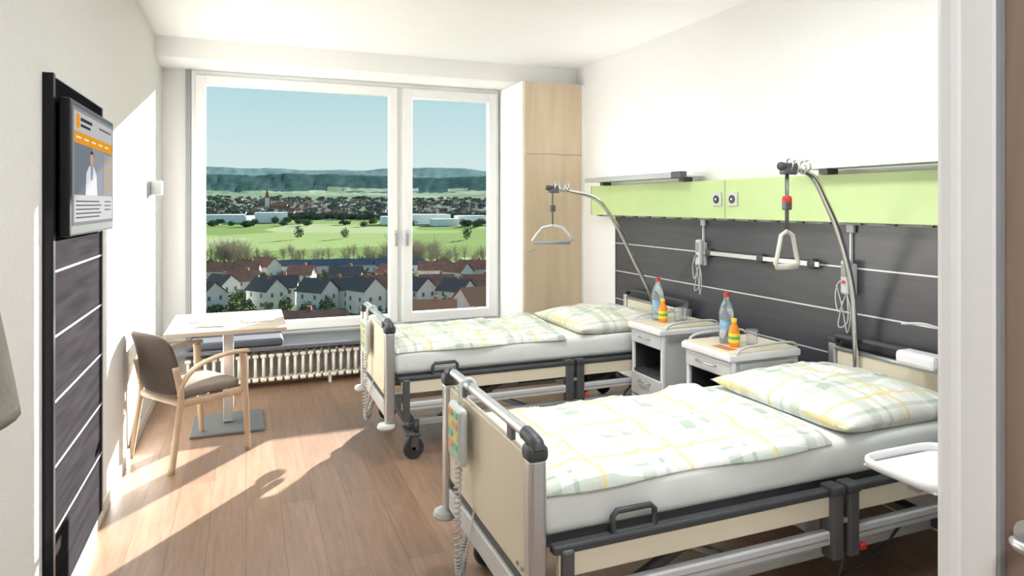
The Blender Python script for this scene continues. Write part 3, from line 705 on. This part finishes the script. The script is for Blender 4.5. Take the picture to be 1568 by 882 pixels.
ms=[landmat('near_meadow',[(.09,.11,.05),(.13,.15,.07),(.16,.15,.10)],.06,False),
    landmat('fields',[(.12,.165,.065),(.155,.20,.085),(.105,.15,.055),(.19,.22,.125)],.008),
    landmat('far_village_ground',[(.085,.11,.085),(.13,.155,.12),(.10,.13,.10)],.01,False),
    landmat('hazed_far_fields',[(.12,.16,.11),(.15,.185,.13),(.10,.145,.10),(.17,.20,.155)],.003),
    landmat('hazed_forest',[(.024,.050,.050),(.031,.060,.058),(.044,.076,.070)],.012,False),
    landmat('hazed_distant_hills',[(.075,.122,.128),(.085,.135,.138),(.10,.152,.15)],.006,False)]  # far fields, forest and hills: bluish aerial haze mixed into the base colours
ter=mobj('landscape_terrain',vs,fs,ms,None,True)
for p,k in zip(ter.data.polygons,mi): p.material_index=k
HM=[mat('house_render_white',(.62,.61,.58),.9,spec=0),mat('roof_tile_red',(.24,.125,.095),.9,var=.15,scale=.5,spec=0),mat('roof_tile_dark',(.095,.088,.092),.9,spec=0),mat('house_window_dark',(.12,.14,.17),.5,spec=.2),mat('roof_solar_blue',(.08,.10,.14),.6,spec=.1),mat('industrial_white',(.80,.82,.82),.8,spec=0),mat('roof_orange',(.32,.17,.11),.9,spec=0)]
def houses(nm,L):
    vs=[];fs=[];mi=[]
    for (px,d,w,dp,hw,hr,yaw,rm,wm) in L:
        cx,cy=P(px,d); z=gz(math.hypot(cx,cy)); c,s=math.cos(yaw),math.sin(yaw)
        def A(x,y,zz): vs.append((cx+x*c-y*s,cy+x*s+y*c,z+zz)); return len(vs)-1
        a=w/2;b=dp/2;o=.5
        q=[A(-a,-b,-1),A(a,-b,-1),A(a,b,-1),A(-a,b,-1),A(-a,-b,hw),A(a,-b,hw),A(a,b,hw),A(-a,b,hw),A(-a,0,hw+hr),A(a,0,hw+hr)]
        for f in ((0,1,5,4),(2,3,7,6),(3,0,4,7),(1,2,6,5),(4,7,8),(5,9,6)): fs.append(tuple(q[i] for i in f)); mi.append(wm)
        if hr>0.2:
            e_=-o*hr/b
            r=[A(-a-o,-b-o,hw+e_),A(a+o,-b-o,hw+e_),A(a+o,0,hw+hr+.15),A(-a-o,0,hw+hr+.15),A(a+o,b+o,hw+e_),A(-a-o,b+o,hw+e_)]
            fs.append((r[0],r[1],r[2],r[3])); mi.append(rm); fs.append((r[3],r[2],r[4],r[5])); mi.append(rm)
        else:
            r=[A(-a,-b,hw+.1),A(a,-b,hw+.1),A(a,b,hw+.1),A(-a,b,hw+.1)]; fs.append(tuple(r)); mi.append(rm)
        if d<420:
            nf=max(1,int(hw//2.4))
            for fl in range(nf):
                zz=.8+fl*2.4
                for k in range(max(2,int(w//3))):
                    x=-a+ (k+.5)*w/max(2,int(w//3))
                    t=[A(x-.4,-b-.06,zz),A(x+.4,-b-.06,zz),A(x+.4,-b-.06,zz+1.1),A(x-.4,-b-.06,zz+1.1)]; fs.append(tuple(t)); mi.append(3)
                for k in (-1,1):
                    for sx_ in (-1,1):
                        t=[A(sx_*(a+.06),k*b*.45-.4,zz),A(sx_*(a+.06),k*b*.45+.4,zz),A(sx_*(a+.06),k*b*.45+.4,zz+1.1),A(sx_*(a+.06),k*b*.45-.4,zz+1.1)]; fs.append(tuple(t)); mi.append(3)
            t=[A(-.4+a*.3,-.4,hw+hr*.6),A(.4+a*.3,-.4,hw+hr*.6),A(.4+a*.3,.4,hw+hr*.6),A(-.4+a*.3,.4,hw+hr*.6),A(-.4+a*.3,-.4,hw+hr+.9),A(.4+a*.3,-.4,hw+hr+.9),A(.4+a*.3,.4,hw+hr+.9),A(-.4+a*.3,.4,hw+hr+.9)]
            for f in ((0,1,5,4),(1,2,6,5),(2,3,7,6),(3,0,4,7),(4,5,6,7)): fs.append(tuple(t[i] for i in f)); mi.append(1)
    o=mobj(nm,vs,fs,HM,None)
    for p,k in zip(o.data.polygons,mi): p.material_index=k
    return o
near=[(350,124,21,9,3.6,3.4,.1,1,0),(450,127,19,10,3.6,3.6,-.25,1,0),(700,134,24,11,2.6,3.2,.15,6,0),(655,148,12,9,3.4,3,-.3,6,0),(745,162,14,10,4.4,3.4,.2,6,0),
 (408,180,8.5,6.5,5.2,2.8,-.95,2,0),(428,187,9.5,6.5,5.2,2.8,-.2,2,0),(486,176,8.5,6.5,5.4,2.8,-.85,2,0),(510,181,11,6.5,5.2,2.7,-.2,2,0),(560,172,8,6.5,6.2,2.8,-1.1,2,0),(582,182,10,6.5,5.8,2.8,-.25,1,0),
 (640,182,9,6.5,5.2,2.8,-1.2,2,0),(668,190,9,6.5,5.2,2.7,-.3,1,0),(700,180,8.5,6.5,5.0,2.7,-1.0,2,0),(735,188,10,6.5,5.2,2.8,-.5,1,0),(340,194,8,6.5,5,2.6,-.9,2,0),(372,206,9,6.5,5,2.6,-.2,1,0),(310,174,10,7.5,4.8,3,-.9,2,0),(270,184,12,8,5,3.2,-.2,1,0),(800,179,12,9,5,3.2,-.3,1,0),
 (408,262,9,7,4.6,3.0,-.9,1,0),(380,245,8,6.5,4.8,2.8,-.2,1,0),(475,278,32,6,3.6,1.9,-.05,4,0),(545,282,36,6,3.6,1.9,-.05,4,0),(612,278,20,6,3.6,1.9,-.05,4,0),(665,246,11,7,4.6,2.7,-.3,1,0),(700,238,9,7,4.6,2.7,-1.0,1,0),(728,250,9,7,4.6,2.8,-.1,1,0),(340,245,9,7,4.4,2.8,-.5,1,0),(462,226,8,6.5,4.8,2.7,-.4,1,0),(530,222,10,6.5,4.8,2.7,-.3,2,0),(600,230,9,6.5,4.8,2.7,-.9,1,0),(780,245,12,8,5,3.2,-.2,1,0)]
houses('village_houses',near)
ind=[(345,880,50,30,10,0,.0,5,5),(385,900,45,20,8,0,.05,5,5),(415,880,40,25,13,0,0,5,5),(605,830,34,20,10,0,0,5,5),(650,850,60,30,12,0,.05,5,5),(680,800,30,20,8,0,0,5,5),(720,900,40,20,9,0,0,5,5)]
houses('industrial_buildings',ind)
L=[]
for i in range(420):
    d=random.uniform(1050,2100); px=random.uniform(120,1050)
    if random.random()<.5: px=random.choice([420,480,540,700])+random.gauss(0,50)
    L.append((px,d,random.uniform(8,14),random.uniform(7,10),random.uniform(3.5,5.5),random.uniform(2.5,4),random.uniform(-1.4,.3),random.choice([1,1,2,6]),0))
houses('distant_town',L)
e=empty('church'); cx,cy=P(409,1350); z=gz(1420)
mobj('tower',[(cx+a,cy+b,z+h) for h in (0,26) for a,b in ((-4,-4),(4,-4),(4,4),(-4,4))],[(0,1,5,4),(1,2,6,5),(2,3,7,6),(3,0,4,7),(4,5,6,7)],HM[0],e)
mobj('spire',[(cx-4.6,cy-4.6,z+26),(cx+4.6,cy-4.6,z+26),(cx+4.6,cy+4.6,z+26),(cx-4.6,cy+4.6,z+26),(cx,cy,z+46)],[(0,1,4),(1,2,4),(2,3,4),(3,0,4)],HM[1],e)
mobj('nave',[(cx+a,cy+b,z+h) for (a,b,h) in ((4,-7,0),(34,-7,0),(34,7,0),(4,7,0),(4,-7,9),(34,-7,9),(34,7,9),(4,7,9),(4,0,17),(34,0,17))],[(0,1,5,4),(1,2,6,9,5),(2,3,7,6),(3,0,4,8,7),(4,5,9,8),(7,6,9,8)],HM[1],e)
def tufts(nm,L,m,per=60,sz=.16,trunk=True):
    vs=[];fs=[]
    for (px,d,w,h) in L:
        x,y=P(px,d); z=gz(math.hypot(x,y)); c=Vector((x,y,z+h*.5))
        for q in range(per):
            v=Vector((random.gauss(0,1),random.gauss(0,1),random.gauss(0,1))).normalized()*random.uniform(.3,1)
            p=c+Vector((v.x*w,v.y*w,v.z*h*.52)); s=random.uniform(.6,1.4)*sz*w
            a=Vector((random.gauss(0,1),random.gauss(0,1),random.gauss(0,1))).normalized(); b_=a.orthogonal().normalized()
            o=len(vs); vs+=[p+a*s,p+b_*s,p-a*s*.9,p-b_*s*.8]; fs.append((o,o+1,o+2,o+3))
    return mobj(nm,vs,fs,m,None,False)
L=[(random.uniform(200,900),random.uniform(1000,2500),random.uniform(5,14),random.uniform(5,10)) for _ in range(700)]
tufts('distant_tree_belt',L,landmat('tree_far',[(.085,.105,.085),(.12,.14,.11)],.05,False),40,.25)
L=[(random.uniform(150,900),random.uniform(740,880),random.uniform(4,8),random.uniform(5,9)) for _ in range(50)]
L+=[(460+random.gauss(0,3),540,4.0,11),(528,550,3.5,9),(715,540,4,10),(300,500,5,12)]
L+=[(random.uniform(200,900),random.uniform(980,1040),random.uniform(6,12),random.uniform(6,10)) for _ in range(150)]
tufts('field_trees',L,landmat('tree_mid',[(.06,.085,.05),(.10,.12,.075)],.08,False),220,.15)
L=[(random.uniform(200,900),random.uniform(150,330),random.uniform(1.2,2.6),random.uniform(2.5,5)) for _ in range(230)]
tufts('garden_bushes',L,landmat('bush_near',[(.06,.085,.04),(.14,.16,.08)],.3,False),160,.16)
vs=[];fs=[]
for k in range(260):
    px=random.uniform(200,900); d=random.choice([random.uniform(300,380),random.uniform(300,340),random.uniform(200,300)]); H=random.uniform(6,11) if d>300 else random.uniform(4,7)
    if random.random()<.2: px=random.choice([640,355,590,350])+random.gauss(0,12); d=random.uniform(300,330); H=random.uniform(12,16)
    x,y=P(px,d); z=gz(math.hypot(x,y))
    for q in range(80):
        a=random.random()*6.28; el=random.uniform(.15,1.4); b0=Vector((x,y,z+H*random.uniform(.15,.5))); ln=H*random.uniform(.25,.5)
        if q==0: b0=Vector((x,y,z)); el=1.57; ln=H*.7
        dr=Vector((math.cos(a)*math.cos(el),math.sin(a)*math.cos(el),math.sin(el))); side=dr.cross(Vector((0,1,.1))).normalized()*(.045 if q else .22)
        o=len(vs); tip=b0+dr*ln; vs+=[b0-side,b0+side,tip+side*.4,tip-side*.4]; fs.append((o,o+1,o+2,o+3))
mobj('bare_trees',vs,fs,mat('bark_twigs',(.24,.22,.17),1,spec=0))
# ---------------------------------------------------------------- light & world
sun=bpy.data.lights.new('sun','SUN'); sun.energy=45.0; sun.angle=math.radians(.6); sun.color=(1,.97,.92)
so=bpy.data.objects.new('sun',sun); COL.objects.link(so); so.rotation_euler=Vector((-.79,-1,-.285)).to_track_quat('-Z','Y').to_euler(); so.location=(30,40,20)
wd_=bpy.data.worlds.new('sky'); S.world=wd_; wd_.use_nodes=True; nt=wd_.node_tree; bg=nt.nodes['Background']
tc=nt.nodes.new('ShaderNodeTexCoord'); sp=nt.nodes.new('ShaderNodeSeparateXYZ'); r=nt.nodes.new('ShaderNodeValToRGB')
nt.links.new(tc.outputs['Generated'],sp.inputs[0]); nt.links.new(sp.outputs[2],r.inputs[0]); nt.links.new(r.outputs[0],bg.inputs[0])
cr=r.color_ramp; cr.elements[0].position=0; cr.elements[0].color=(.60,.72,.71,1); cr.elements[1].position=1; cr.elements[1].color=(.30,.50,.75,1)
x=cr.elements.new(.06); x.color=(.58,.71,.71,1); x=cr.elements.new(.2); x.color=(.37,.60,.65,1)
bg.inputs[1].default_value=1.15
S.view_settings.view_transform='Standard'; S.view_settings.look='None'; S.view_settings.exposure=0
